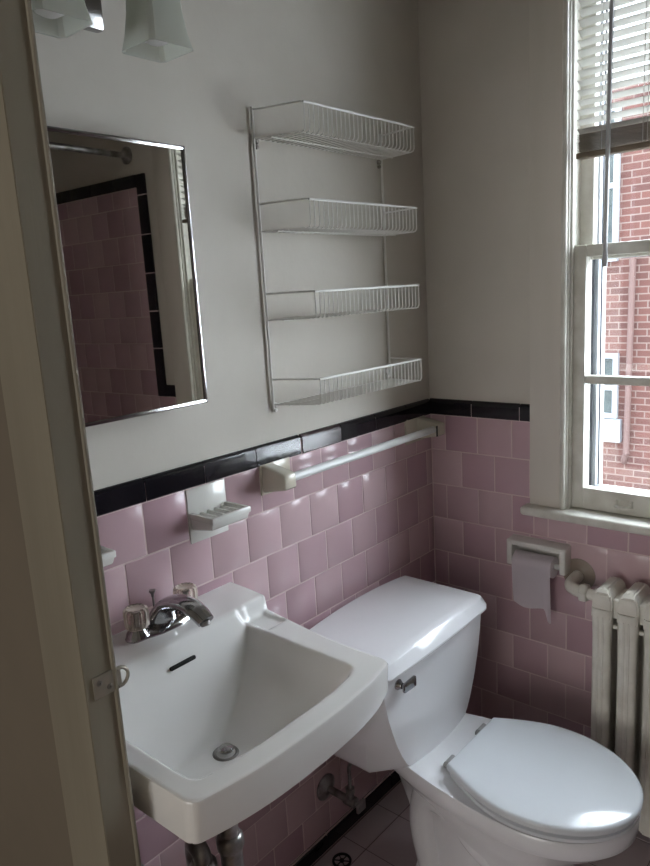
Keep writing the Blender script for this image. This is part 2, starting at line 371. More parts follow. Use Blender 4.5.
# sash lift
b = bmesh.new(); box(b, 0.0095, 0.012, -0.613, -0.565, 0.9215, 0.9465, 0.001)
for yy in (-0.608, -0.57): box(b, 0.004, 0.0105, yy-0.004, yy+0.004, 0.925, 0.943, 0.001)
tube(b, [(0.006, -0.608, 0.928), (0.001, -0.60, 0.926), (0.0005, -0.589, 0.925), (0.001, -0.578, 0.926), (0.006, -0.57, 0.928)], 0.0045, 10, 4)
struct('sash_lift', b, winp, ls)
# stops between sashes, storm window
fr('parting_bead', [(0.083, 0.093, YA-0.014, YA+0.001, 0.904, 2.31), (0.083, 0.093, YB, YB+0.014, 0.904, 2.31), (0.120, 0.128, YA-0.010, YA+0.001, 0.904, 2.31)], winp, win)
fr('weather_strip', [(0.0965, 0.1005, YA-0.008, YA+0.001, 0.904, 2.31), (0.135, 0.139, YA-0.014, YA+0.001, 0.904, 2.31), (0.167, 0.171, YA-0.024, YA+0.001, 0.904, 2.31)], mat('grey_weather_strip', srgb(70,74,80), 0.6), win, 0.0005)
st = fr('storm_frame', [(0.145, 0.165, YA-0.022, YA+0.001, 0.904, 2.31), (0.145, 0.165, YB, YB+0.022, 0.904, 2.31), (0.145, 0.165, YB+0.022, YA-0.022, 0.904, 0.935), (0.148, 0.162, YB+0.022, YA-0.022, 1.575, 1.60)], alum, win)
b = bmesh.new(); box(b, 0.154, 0.157, YB+0.03, YA-0.03, 0.935, 2.3); struct('storm_pane', b, pane, st, smooth=False)

# blinds
bl = thing('venetian_blind', 'white slatted venetian blind half raised in the window', 'blind', (-0.002, -0.79, 1.82))
b = bmesh.new(); box(b, -0.022, 0.012, -1.112, -0.466, 2.285, 2.312, 0.002); obj('head_rail', b, slatm, bl)
def slat(bm, z, tilt, x=-0.005, wdt=0.0254, y0=-1.112, y1=-0.462):
    n = 6; loopsT = []; loopsB = []
    ca, sa = math.cos(tilt), math.sin(tilt)
    top = []; 
    for i in range(n+1):
        s = (i/n-0.5)*wdt; h = 0.0018*(1-(2*i/n-1)**2)
        top.append((x+s*ca-h*sa, z+s*sa+h*ca))
    prof = top + [(px+0.0006*sa, pz-0.0006*ca) for px, pz in reversed(top)]
    loft(bm, [[(px, y, pz) for px, pz in prof] for y in (y0, y1)])
z = 1.885; k = 0
while z < 2.28:
    b = bmesh.new(); slat(b, z, math.radians(-22)+random.uniform(-0.03,0.03)); obj('slat', b, slatm, bl); z += 0.0225; k += 1
for i in range(13):
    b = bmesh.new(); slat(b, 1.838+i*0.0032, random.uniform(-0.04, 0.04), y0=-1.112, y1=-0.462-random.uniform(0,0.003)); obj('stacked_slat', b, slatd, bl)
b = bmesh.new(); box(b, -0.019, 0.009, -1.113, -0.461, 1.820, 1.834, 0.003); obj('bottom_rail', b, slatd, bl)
for y in (-0.525, -0.96, -1.06):
    for x in (-0.0185, 0.0085):
        b = bmesh.new(); tube(b, [(x, y, 1.833), (x, y, 2.29)], 0.0008, 6); obj('ladder_cord', b, cordm, bl)
for y in (-0.622, -0.632):
    b = bmesh.new(); tube(b, [(-0.0235, y, 1.834), (-0.0235, y, 2.29)], 0.0009, 6); obj('pull_cord', b, cordm, bl)
b = bmesh.new(); tube(b, [(-0.032, -0.549, 2.285), (-0.032, -0.543, 1.58)], 0.0056, 6); obj('tilt_wand', b, wandm, bl)
b = bmesh.new(); lathe(b, [(0.0,0),(0.0062,0.0),(0.0068,0.02),(0.005,0.05),(0.0047,0.055)], (-0.032,-0.543,1.553)); obj('wand_grip', b, wandm, bl)

# ---------------------------------------------------------------- outside
BX = 5.0
bd = thing('brick_building', 'red brick house with white windows seen through the window glass', 'building', (BX, 0.5, -4.0))
b = bmesh.new(); box(b, BX, BX+3, -2.3, 5.0, -4.0, 3.15); obj('brick_wall', b, brick, bd, smooth=False)
whitep = mat('white_exterior_paint', srgb(185,190,195), 0.5)
dpane = mat('dark_window_glass', srgb(60,70,72), 0.15, col2=srgb(80,92,92))
def bwin(y0, y1, z0, z1, rails):
    b = bmesh.new(); t_ = 0.045
    box(b, BX-0.05, BX+0.01, y0, y0+t_, z0, z1); box(b, BX-0.05, BX+0.01, y1-t_, y1, z0, z1)
    for zz in [z0, z1-t_]+rails: box(b, BX-0.045, BX+0.01, y0+t_, y1-t_, zz, zz+t_)
    f_ = obj('window_frame', b, whitep, bd, smooth=False)
    b = bmesh.new(); box(b, BX-0.01, BX+0.005, y0+t_, y1-t_, z0+0.02, z1-0.02); g = obj('window_pane', b, dpane, None, smooth=False); g.parent = f_; g.location = (0,0,0)
bwin(1.09, 1.42, 0.18, 0.80, [0.45]); 
b = bmesh.new(); box(b, BX-0.06, BX+0.01, 1.05, 1.46, -0.05, 0.17); obj('window_apron', b, whitep, bd, smooth=False)
bwin(1.12, 1.62, 1.65, 3.0, [2.3])
b = bmesh.new(); tube(b, [(BX-0.06, 0.97, 1.75), (BX-0.06, 0.99, -0.15)], 0.028, 10); tube(b, [(BX-0.06, 0.99, -0.15), (BX-0.03, 1.02, -0.22), (BX, 1.02, -0.25)], 0.028, 10); obj('drain_pipe', b, mat('pink_grey_pipe', srgb(130,104,98), 0.5), bd)
b = bmesh.new(); box(b, 0.26, BX+3, -6, 6, -4.1, -4.0); o = obj('ground', b, mat('grey_asphalt', srgb(130,128,124), 0.9, bump=0.3), None, smooth=False); o['kind'] = 'structure'

# ---------------------------------------------------------------- sink
sk = thing('wall_sink', 'white wall-hung enamel sink with a slotted back ledge and sloping square bowl', 'sink', (-1.12, 0, 0.80))
def bow(x): 
    u = (x+1.1325)/0.2325; return 0.026*(1-abs(u)**2.6)
def xr(t): return -0.868-0.037*sstep(t*1.2)
def xl(t): return -1.368+0.009*t
def sink_top(x, y):
    z = 0.866
    # ledge with rounded front edge
    if y > -0.122: z = 0.896
    elif y > -0.132: 
        t = (-0.122-y)/0.010; z = 0.896-0.030*sstep(t) if (x > -0.935 or x < -1.33) else 0.896-0.004*t
    # bowl
    dx = min((x+1.328)/0.062, (-0.955-x)/0.19 if y > -9 else 0)
    dyf = (y+0.436)/0.045; dyb = (-0.130-y)/0.115
    tt = min(dx, dyf, dyb)
    if tt > 0:
        vals = [max(0.0, v) for v in ((x+1.328)/0.062, (-0.955-x)/0.19, dyf)]
        vals = [min(v, 1.0) for v in vals]
        k = 7.0
        sm = -math.log(sum(math.exp(-k*v) for v in vals)+math.exp(-k*1.0)*0)/k
        sm = max(0.0, min(1.0, sm/0.82))
        bowl_z = 0.866 - 0.135*(sm**0.8)
        back_z = 0.894 - 0.160*min(1.0, max(0, dyb))
        if x > -0.951-0.0 or x < -1.328: back_z = 0.866
        z = max(bowl_z, min(back_z, 0.896)) if back_z < 0.866 else (back_z if sm > 0.02 else 0.866+ (back_z-0.866)*sm/0.02)
        if back_z < 0.866: z = -math.log(math.exp(-90*-bowl_z*-1)+0) / 90 if False else max(bowl_z, back_z)
    # soap recess at the right of the ledge
    if -0.943 < x < -0.893 and -0.20 < y < -0.136: z -= 0.005
    return z
b = bmesh.new()
NX, NY = 130, 130; grid = []
for j in range(NY+1):
    t = j/NY; row = []
    for i in range(NX+1):
        s = i/NX; y0 = -0.4715*t
        x = xl(t)+(xr(t)-xl(t))*s
        z = sink_top(x, y0)
        y = y0 - bow(x)*sstep((t-0.80)/0.2)
        row.append([x, y, z])
    grid.append(row)
for it in range(2):
    g2 = [[p[:] for p in r] for r in grid]
    for j in range(1, NY):
        for i in range(1, NX):
            g2[j][i][2] = (grid[j][i][2]*4+grid[j-1][i][2]+grid[j+1][i][2]+grid[j][i-1][2]+grid[j][i+1][2])/8
    grid = g2
V = [[b.verts.new(p) for p in r] for r in grid]
for j in range(NY):
    for i in range(NX): b.faces.new((V[j][i], V[j+1][i], V[j+1][i+1], V[j][i+1]))
per = [V[j][0] for j in range(NY)] + [V[NY][i] for i in range(NX)] + [V[j][NX] for j in range(NY, 0, -1)] + [V[0][i] for i in range(NX, 0, -1)]
def ring(prev, fn):
    nw = []
    for v in prev:
        nw.append(b.verts.new(fn(v.co)))
    n = len(prev)
    for i in range(n): b.faces.new((prev[i], prev[(i+1)%n], nw[(i+1)%n], nw[i]))
    return nw
cx_, cy_ = -1.13, -0.2
def outs(co, d, dz, zfix=None):
    x, y, z = co
    u_ = (x+1.1335)/0.226; ox = d*math.copysign(min(1, abs(u_))**10, u_); oy = -d*min(1, -y/0.462)**10
    return (x+ox, min(0, y+oy), (z-dz) if zfix is None else zfix)
def rc(c):
    x0, x1, yf_, rr_ = xl(1)-0.0, xr(1), -0.4715, 0.014
    for cx0, sg in ((x0+rr_, -1), (x1-rr_, 1)):
        dx_, dy_ = (c[0]-cx0)*sg, (yf_+rr_)-c[1]
        if dx_ > 0 and dy_ > 0:
            m_ = max(dx_, dy_); l_ = math.hypot(dx_, dy_)
            if l_ > 1e-6: return (cx0+sg*dx_*m_/l_, (yf_+rr_)-dy_*m_/l_, c[2])
    return c
for v in b.verts: v.co = rc(v.co)
p1 = ring(per, lambda c: outs(c, 0.003, 0.0015)); p2 = ring(p1, lambda c: outs(c, 0.0015, 0.004)); 
def tozb(c):
    u = (c[0]+1.13)/0.24
    zb = 0.800 - 0.006*(1-u*u) + (0.02*max(0, (c[0]+0.96)/0.06)**2 if c[1] < -0.4 else 0)
    return (c[0], c[1]+0.004*min(1, -c[1]/0.47)**8, zb)
p3 = ring(p2, tozb)
p4 = ring(p3, lambda c: outs((c[0], c[1], c[2]), -0.007, 0.004))
p5 = ring(p4, lambda c: (-1.13+(c[0]+1.13)*0.80, -0.02+(c[1]+0.02)*0.90, 0.775))
p6 = ring(p5, lambda c: (-1.13+(c[0]+1.13)*0.70, -0.06+(c[1]+0.06)*0.82, 0.712))
b.faces.new(p6)
obj('basin', b, sinkm, sk, angle=40)
# overflow slot, drain
b = bmesh.new()
def slotpt(x): return Vector((x, -0.153, 0.858))
box(b, -1.155, -1.095, -0.1605, -0.1530, 0.8575, 0.8655, 0.003); obj('overflow_slot', b, darkh, sk)
DX, DY, DZ = -1.142, -0.282, 0.7325
b = bmesh.new(); lathe(b, [(0.0,-0.004),(0.024,-0.004),(0.024,0.002),(0.021,0.0035),(0.017,0.002),(0.016,-0.003),(0,-0.003)], (DX,DY,DZ)); o = obj('drain_ring', b, dullc, sk)
b = bmesh.new(); lathe(b, [(0.0,0.0),(0.0155,0.0),(0.0155,0.001),(0,0.001)], (DX,DY,DZ-0.001)); obj('drain_hole', b, darkh, sk)
b = bmesh.new(); lathe(b, [(0.0,0.0),(0.006,0.0),(0.006,0.006),(0.0135,0.008),(0.0145,0.011),(0.012,0.0135),(0.004,0.0145),(0,0.0148)], (DX+0.001,DY,DZ-0.001)); obj('drain_stopper', b, chrome, sk)
# faucet
FX, FY, FZ = -1.091, -0.058, 0.8955
fc = thing('faucet', 'chrome sink faucet with arched spout and two clear knobs', 'faucet', (FX, FY, FZ))
b = bmesh.new()
def oval(hw, hd, z, n=40, pw=2.6):
    out = []
    for k in range(n):
        a = 2*math.pi*k/n; c, s = math.cos(a), math.sin(a)
        ca_ = math.copysign(abs(c)**(2/pw), c); sa_ = math.copysign(abs(s)**(2/pw), s)
        wz = hd*(1-0.22*math.exp(-((abs(c)-0.55)/0.25)**2))
        out.append((FX+hw*ca_, FY+wz*sa_, z))
    return out
loft(b, [oval(0.086,0.030,FZ), oval(0.086,0.030,FZ+0.003), oval(0.082,0.027,FZ+0.008), oval(0.073,0.021,FZ+0.012)]); obj('base_plate', b, chrome, fc)
b = bmesh.new()
sp_pts = [(FX, FY+0.006, FZ+0.004), (FX+0.001, FY-0.004, FZ+0.032), (FX+0.002, FY-0.028, FZ+0.056), (FX+0.004, FY-0.066, FZ+0.065), (FX+0.006, FY-0.103, FZ+0.058), (FX+0.007, FY-0.128, FZ+0.042)]
P = smooth_path(sp_pts, 6); loops = []
wid = [0.036,0.031,0.026,0.023,0.0215,0.018]; thk = [0.024,0.019,0.014,0.012,0.012,0.012]
for i, p in enumerate(P):
    t_ = (P[min(i+1,len(P)-1)]-P[max(i-1,0)]).normalized(); u_ = i/(len(P)-1)*5; k = min(int(u_),4); q = u_-k
    ww = wid[k]*(1-q)+wid[k+1]*q; hh = thk[k]*(1-q)+thk[k+1]*q; nrm = Vector((1,0,0)).cross(t_).normalized()
    loops.append([p+Vector((1,0,0))*ww*math.copysign(abs(math.cos(a))**0.85, math.cos(a))+nrm*hh*math.sin(a) for a in [2*math.pi*k2/24 for k2 in range(24)]])
loft(b, loops); obj('spout', b, chrome, fc, angle=50)
b = bmesh.new(); lathe(b, [(0,0),(0.009,0),(0.009,0.008),(0,0.008)], (FX+0.007, FY-0.124, FZ+0.041), (0,-0.35,-1)); obj('aerator', b, dullc, fc)
for sx in (-0.060, 0.060):
    b = bmesh.new(); lathe(b, [(0.0,0.006),(0.024,0.006),(0.022,0.012),(0.017,0.018),(0.016,0.021),(0,0.021)], (FX+sx, FY, FZ)); esc = obj('handle_base', b, chrome, fc)
    b = bmesh.new(); lathe(b, [(0.0,0.022),(0.019,0.022),(0.0225,0.026),(0.0235,0.040),(0.024,0.054),(0.0225,0.060),(0.018,0.063),(0.015,0.061),(0.0,0.0605)], (FX+sx, FY, FZ), n=64, wav=0.045, nw=12); kn = obj('knob', b, acry, fc)
    b = bmesh.new(); lathe(b, [(0,0.020),(0.0055,0.020),(0.0055,0.050),(0.009,0.054),(0.009,0.056),(0,0.057)], (FX+sx, FY, FZ)); k2 = obj('knob_core', b, dullc, fc)
b = bmesh.new(); tube(b, [(FX, FY+0.026, FZ+0.006), (FX, FY+0.027, FZ+0.060)], 0.0024, 8); lathe(b, [(0,0),(0.003,0.0),(0.0035,0.006),(0.007,0.011),(0.0065,0.014),(0,0.0155)], (FX, FY+0.027, FZ+0.056)); obj('lift_rod', b, dullc, fc)
# trap below sink
tp = thing('drain_trap', 'dull chrome drain trap hanging under the white sink', 'pipe', (DX, DY, 0.40))
DX0 = DX; DX = -1.152
b = bmesh.new(); tube(b, [(DX,DY,0.715),(DX,DY,0.52)], 0.0175, 20); obj('tailpiece', b, dullc, tp)
b = bmesh.new(); lathe(b, [(0.0,0),(0.024,0),(0.026,0.006),(0.026,0.022),(0.022,0.028),(0.018,0.03)], (DX,DY,0.545), n=12); obj('slip_nut', b, dullc, tp)
b = bmesh.new()
tube(b, [(DX,DY,0.56),(DX,DY,0.44),(DX-0.010,DY+0.002,0.415),(DX-0.026,DY+0.006,0.405),(DX-0.042,DY+0.010,0.415),(DX-0.052,DY+0.014,0.44),(DX-0.052,DY+0.016,0.52)], 0.0205, 18, 5); obj('trap_bend', b, dullc, tp)
b = bmesh.new(); lathe(b, [(0.0,0),(0.023,0),(0.0255,0.005),(0.0255,0.02),(0.022,0.026),(0.018,0.028)], (DX-0.052,DY+0.016,0.518), n=12); obj('slip_nut', b, dullc, tp)
b = bmesh.new(); tube(b, [(DX-0.052,DY+0.016,0.52),(DX-0.052,DY+0.018,0.556),(DX-0.050,DY+0.035,0.566),(DX-0.044,DY+0.052,0.55),(DX-0.04,DY+0.058,0.46),(DX-0.04,DY+0.070,0.39),(DX-0.04,DY+0.10,0.37),(DX-0.04,-0.008,0.37)], 0.0165, 18, 5); obj('waste_arm', b, dullc, tp)

# ---------------------------------------------------------------- toilet
TX = -0.465
tl = thing('toilet', 'white two-piece toilet with its elongated lid closed', 'toilet', (TX, -0.4, 0))
def egg(z, wb, wm, yb, ym, yf, n=26, ex=2.0, cx=TX):
    L = []
    for k in range(n+1):
        s = k/n
        if s < 0.4:
            q = s/0.4; y = yb+(ym-yb)*q; wv = wb+(wm-wb)*math.sin(q*math.pi/2)**(0.62 if z < 0.3855 and wm > 0.15 else 1)
        else:
            a = (s-0.4)/0.6*math.pi/2; y = ym+(yf-ym)*math.sin(a); wv = wm*max(0, math.cos(a))**(2/ex) if ex != 2 else wm*math.cos(a)
        L.append((wv, y))
    left = [(cx-wv, y, z) for wv, y in L[:-1]]; rightp = [(cx+wv, y, z) for wv, y in L[:-1]]
    return left + [(cx, yf, z)] + rightp[::-1]
# bowl
b = bmesh.new()
secs = [egg(0.0,0.062,0.112,-0.25,-0.45,-0.62), egg(0.02,0.062,0.112,-0.25,-0.45,-0.62), egg(0.04,0.056,0.100,-0.255,-0.45,-0.61), egg(0.12,0.050,0.092,-0.25,-0.45,-0.60),
        egg(0.20,0.050,0.102,-0.23,-0.48,-0.64), egg(0.27,0.050,0.133,-0.20,-0.52,-0.70), egg(0.315,0.052,0.158,-0.17,-0.55,-0.755), egg(0.335,0.056,0.170,-0.15,-0.56,-0.775),
        egg(0.345,0.060,0.176,-0.13,-0.57,-0.785), egg(0.378,0.062,0.178,-0.13,-0.57,-0.788), egg(0.385,0.058,0.174,-0.133,-0.57,-0.784)]
loft(b, secs); obj('bowl', b, porc, tl, angle=50)
# trapway bulges
for s in (-1, 1):
    b = bmesh.new()
    tube(b, [(TX+s*0.055,-0.52,0.14),(TX+s*0.066,-0.45,0.21),(TX+s*0.068,-0.38,0.275),(TX+s*0.062,-0.31,0.27),(TX+s*0.056,-0.285,0.17),(TX+s*0.058,-0.31,0.06),(TX+s*0.066,-0.33,0.0)], 0.045, 20, 5, radii=[0.036,0.042,0.045,0.045,0.042,0.042,0.050]); obj('trapway', b, porc, tl, angle=60)
    b = bmesh.new(); lathe(b, [(0.014,0.0),(0.014,0.004),(0.011,0.013),(0.005,0.018),(0,0.019)], (TX+s*0.118,-0.40,0.0)); obj('bolt_cap', b, porc, tl)
# seat + lid
b = bmesh.new(); loft(b, [egg(0.3860,0.104,0.165,-0.402,-0.575,-0.778), egg(0.390,0.111,0.175,-0.396,-0.575,-0.789), egg(0.3985,0.111,0.1755,-0.396,-0.575,-0.7895), egg(0.4025,0.104,0.166,-0.402,-0.575,-0.779)]); obj('seat', b, seatm, tl)
b = bmesh.new(); loft(b, [egg(0.4050,0.108,0.168,-0.396,-0.575,-0.782), egg(0.4085,0.116,0.1775,-0.390,-0.575,-0.792), egg(0.418,0.116,0.178,-0.390,-0.575,-0.793), egg(0.4225,0.114,0.1755,-0.392,-0.575,-0.790), egg(0.4245,0.110,0.170,-0.396,-0.575,-0.784), egg(0.4262,0.085,0.135,-0.425,-0.575,-0.735), egg(0.4268,0.04,0.07,-0.48,-0.575,-0.66)]); obj('lid', b, seatm, tl, angle=60)
for s in (-1, 1):
    b = bmesh.new(); box(b, TX+s*0.078-0.012, TX+s*0.078+0.012, -0.392, -0.362, 0.385, 0.397, 0.004); tube(b, [(TX+s*0.078-0.016,-0.377,0.401),(TX+s*0.078+0.016,-0.377,0.401)], 0.0085, 14); obj('hinge', b, mat('hinge_plastic', srgb(150,150,148), 0.35), tl)
# tank
def tank_loop(z, wb, wf, yb=-0.052, ys=-0.225, yf=-0.300, bowf=0.012):
    L = [(-wb, yb), (-wb, yb*0.3+ys*0.7), (-wb*0.998, ys)]
    n = 12
    F = []
    for k in range(n+1):
        u = -1+2*k/n; F.append((wf*u, yf+0.006-bowf*(1-u*u)))
    pts = [(-wb+0.010, yb), (-wb, yb-0.01), (-wb, ys)] + F + [(wb, ys), (wb, yb-0.01), (wb-0.010, yb)]
    return [(TX+x, y, z) for x, y in pts]
b = bmesh.new()
prof = [(0.374,0.190,0.112),(0.378,0.203,0.122),(0.387,0.209,0.134),(0.40,0.212,0.146),(0.43,0.215,0.164),(0.47,0.219,0.183),(0.51,0.222,0.198),(0.55,0.226,0.211),(0.60,0.229,0.222),(0.64,0.231,0.228),(0.668,0.232,0.231)]
loft(b, [tank_loop(z, wb, wf, ys=-0.225-0.035*sstep((z-0.4)/0.28), yf=-0.303) for z, wb, wf in prof]); obj('tank', b, porc, tl, angle=28)
# tank lid : crowned
b = bmesh.new()
def lid_loop(zc, hw, yb, yf, crown, cham=0.018, n=20):
    pts = []
    for k in range(n+1): u = -1+2*k/n; pts.append((hw*u, yb))
    fr_ = []
    for k in range(n+1): u = 1-2*k/n; fr_.append((hw*u, yf-0.012*(1-u*u)+ (cham*0.6 if abs(u) > 0.999 else 0)))
    al = pts+fr_
    return [(TX+x, y, zc+crown*(1-(x/hw)**2)) for x, y in al]
loft(b, [lid_loop(0.660,0.240,-0.040,-0.313,0.004), lid_loop(0.663,0.243,-0.037,-0.317,0.006), lid_loop(0.667,0.243,-0.037,-0.317,0.008), lid_loop(0.689,0.239,-0.040,-0.302,0.014), lid_loop(0.693,0.235,-0.043,-0.294,0.0155), lid_loop(0.6945,0.228,-0.05,-0.280,0.016)])
b.faces.ensure_lookup_table()
obj('tank_lid', b, porc, tl, angle=28)
# lever
b = bmesh.new(); lathe(b, [(0,0),(0.013,0),(0.013,0.004),(0.009,0.009),(0.007,0.014),(0,0.014)], (TX-0.175,-0.300,0.628),(0,-1,0)); hexa(b, [(-0.648,-0.318,0.616),(-0.600,-0.318,0.613),(-0.600,-0.327,0.613),(-0.648,-0.327,0.616)], [(-0.648,-0.318,0.638),(-0.600,-0.318,0.640),(-0.600,-0.327,0.640),(-0.648,-0.327,0.638)], 0.003); obj('flush_lever', b, chrome, tl)

# supply valve
sv = thing('shutoff_valve', 'old chrome shutoff valve on the pink wall below the toilet tank', 'valve', (-0.597, 0, 0.19))
vz = 0.193
b = bmesh.new(); lathe(b, [(0.0,0),(0.036,0),(0.037,0.003),(0.031,0.007),(0.020,0.011),(0.014,0.016),(0,0.016)], (-0.597,-0.007,vz),(0,-1,0)); obj('escutcheon', b, dullc, sv)
b = bmesh.new(); tube(b, [(-0.597,-0.01,vz),(-0.592,-0.085,vz-0.006)], 0.010, 14); obj('stub_pipe', b, dullc, sv)
b = bmesh.new(); tube(b, [(-0.592,-0.075,vz-0.006),(-0.590,-0.108,vz-0.008)], 0.0145, 14); tube(b, [(-0.591,-0.092,vz-0.006),(-0.591,-0.092,vz+0.03)], 0.0105, 12); lathe(b, [(0,0),(0.0135,0),(0.0135,0.012),(0,0.012)], (-0.591,-0.092,vz+0.020), n=6); obj('valve_body', b, dullc, sv)
b = bmesh.new(); tube(b, [(-0.590,-0.106,vz-0.008),(-0.589,-0.122,vz-0.009)], 0.006, 10); hexa(b, [(-0.606,-0.120,vz-0.024),(-0.572,-0.120,vz-0.024),(-0.572,-0.130,vz-0.024),(-0.606,-0.130,vz-0.024)], [(-0.606,-0.120,vz+0.006),(-0.572,-0.120,vz+0.006),(-0.572,-0.130,vz+0.006),(-0.606,-0.130,vz+0.006)], 0.0045, 3); obj('valve_handle', b, dullc, sv)
b = bmesh.new(); tube(b, [(-0.591,-0.092,vz+0.03),(-0.591,-0.093,vz+0.06),(-0.60,-0.10,vz+0.10),(-0.622,-0.125,vz+0.14),(-0.630,-0.135,vz+0.18),(-0.630,-0.135,0.373)], 0.0048, 12, 5); obj('riser_tube', b, dullc, sv)
b = bmesh.new(); lathe(b, [(0,0),(0.017,0),(0.019,0.014),(0,0.014)], (-0.630,-0.135,0.358), n=10); obj('riser_nut', b, barm, sv)
# floor drain cover
dc = bmesh.new()
tube(dc, [(0.0235*math.cos(a), 0.0235*math.sin(a), 0.002) for a in [2*math.pi*k/36 for k in range(37)]], 0.0036, 8)
lathe(dc, [(0,0),(0.006,0),(0.006,0.005),(0,0.005)], (0,0,0))
for k in range(6):
    a = math.pi*2*k/6; tube(dc, [(0.005*math.cos(a),0.005*math.sin(a),0.002),(0.022*math.cos(a),0.022*math.sin(a),0.002)], 0.0016, 6)
for v in dc.verts: v.co += Vector((-0.615,-0.068,0.0006))
o = obj('drain_cover', dc, rubber); tag(o, 'small round black spoked cover on the floor tiles below the sink', 'drain cover')

# ---------------------------------------------------------------- mirror cabinet
mc = thing('mirror_cabinet', 'rectangular chrome-framed mirror cabinet on the wall above the sink', 'mirror', (-1.16, 0, 1.57))
CX0, CX1, CZ0, CZ1 = -1.388, -0.930, 1.325, 1.822
b = bmesh.new(); box(b, CX0+0.006, CX1-0.006, -0.046, 0.0, CZ0+0.004, CZ1-0.004, 0.001); obj('cabinet_body', b, dullc, mc)
th = math.radians(1.5)
def mdoor(px, py, pz):  # local: px along door from right edge (neg), py outward
    return (CX1+px*math.cos(th)-py*0+ (py)*math.sin(th)*1, -0.048 + px*math.sin(th) - py*math.cos(th), pz)
W_ = CX1-CX0-0.004
def dbox(bm, a0, a1, p0, p1, z0, z1, bev=0.0):
    bb = bmesh.new(); box(bb, a0, a1, p0, p1, z0, z1, bev)
    for v in bb.verts: v.co = Vector(mdoor(v.co.x, v.co.y, v.co.z))
    merge(bm, bb)
b = bmesh.new(); dbox(b, -W_+0.004, -0.004, 0.0, 0.0125, CZ0+0.004, CZ1-0.004); obj('mirror_glass', b, mirm, mc, smooth=False)
b = bmesh.new(); e = 0.0075
dbox(b, -W_, 0, 0, 0.016, CZ0, CZ0+e, 0.002); dbox(b, -W_, 0, 0, 0.016, CZ1-e, CZ1, 0.002); dbox(b, -W_, -W_+e, 0, 0.016, CZ0, CZ1, 0.002); dbox(b, -e, 0, 0, 0.016, CZ0, CZ1, 0.002)
obj('mirror_frame', b, chrome, mc)

# vanity light
vl = thing('vanity_light', 'chrome vanity light with square frosted glass shades above the mirror', 'wall lamp', (-1.173, 0, 2.05))
b = bmesh.new(); box(b, -1.312, -1.050, -0.022, 0.0, 2.008, 2.105, 0.006); obj('back_plate', b, chrome, vl)
for cx in (-1.264, -1.083):
    cy = -0.206
    b = bmesh.new(); tube(b, [(cx+0.02*(1 if cx < -1.17 else -1), -0.02, 2.06), (cx, -0.09, 2.085), (cx, -0.17, 2.095), (cx, cy, 2.075)], 0.008, 12, 5); lathe(b, [(0,0),(0.022,0),(0.024,0.02),(0.016,0.03),(0,0.032)], (cx,cy,2.045)); arm = obj('arm', b, chrome, vl)
    b = bmesh.new()
    def sq(h, z, n=6, r=0.12):
        out = []
        for k in range(4):
            a0 = math.pi/4+k*math.pi/2
            c0 = Vector((math.cos(a0), math.sin(a0)))*h*math.sqrt(2); c1 = Vector((math.cos(a0+math.pi/2), math.sin(a0+math.pi/2)))*h*math.sqrt(2)
            for q in range(n): p = c0+(c1-c0)*((q+0.5)/n if True else q/n); out.append((cx+p.x, cy+p.y, z))
        return out
    loft(b, [sq(0.026,2.05), sq(0.030,2.045), sq(0.031,2.02), sq(0.0335,1.98), sq(0.038,1.947), sq(0.043,1.924), sq(0.040,1.9245), sq(0.0355,1.947), sq(0.031,1.98), sq(0.0285,2.02), sq(0.027,2.042)], True, True)
    obj('glass_shade', b, frost, vl)
    b = bmesh.new(); lathe(b, [(0,0),(0.012,0.001),(0.021,0.006),(0.027,0.018),(0.027,0.030),(0.018,0.048),(0.012,0.060),(0.012,0.08)], (cx,cy,1.934)); obj('bulb', b, bulbm, vl)

# ---------------------------------------------------------------- wire shelf
ws = thing('wire_shelf', 'white four-tier wire rack screwed to the wall above the towel bar', 'shelf', (-0.45, 0, 1.27))
WL, WR, FL_, FR_ = -0.688, -0.213, -0.648, -0.226; WY, FYY = -0.0065, -0.122
for x, z0 in ((WL, 1.268), (WR, 1.285)):
    b = bmesh.new(); tube(b, [(x, WY, z0), (x, WY, 1.938)], 0.0032, 8); obj('upright', b, wirem, ws)
for zt in (1.933, 1.734, 1.536, 1.338):
    b = bmesh.new()
    tube(b, [(WL, WY, zt), (WL+0.008, WY-0.012, zt), (FL_-0.002, FYY+0.006, zt), (FL_+0.006, FYY, zt), (FR_-0.006, FYY, zt), (FR_, FYY+0.004, zt), (WR, WY-0.010, zt), (WR, WY, zt)], 0.0022, 8)
    tube(b, [(FL_, FYY, zt-0.001), (FR_, FYY, zt-0.001)], 0.0026, 8)
    rail = obj('top_rail', b, wirem, ws)
    b = bmesh.new(); zb = zt-0.060
    tube(b, [(WL, WY, zb), (FL_, FYY+0.012, zb), (FR_, FYY+0.012, zb), (WR, WY, zb), (WL, WY, zb)], 0.0014, 6)
    tube(b, [(WL+0.015, -0.045, zb-0.002), (WR-0.003, -0.045, zb-0.002)], 0.0018, 6)
    n = 28
    for k in range(n):
        x = FL_+0.002+(FR_-FL_-0.004)*k/(n-1)
        tube(b, [(x, FYY, zt), (x, FYY, zb+0.008), (x, FYY+0.003, zb+0.002), (x, FYY+0.010, zb), (x, WY, zb)], 0.0015, 6)
    for k in range(3):
        x = WL+0.01+k*0.013; tube(b, [(x, WY, zb), (x, WY-(x-WL)/(FL_-WL)*(WY-FYY)+0.0, zb)], 0.0015, 6)
    obj('basket', b, wirem, ws)
for x, z in ((WL+0.010, 1.868), (WR-0.008, 1.866), (WL+0.008, 1.276), (WR-0.006, 1.30)):
    b = bmesh.new(); lathe(b, [(0,0),(0.0065,0),(0.0065,0.005),(0.004,0.008),(0,0.008)], (x,-0.001,z),(0,-1,0), n=14); lathe(b, [(0,0),(0.0045,0),(0.0045,0.006),(0,0.007)], (x,-0.001,z-0.012),(0,-1,0), n=12); obj('wall_clip', b, screwm if z > 1.8 else wirem, ws)

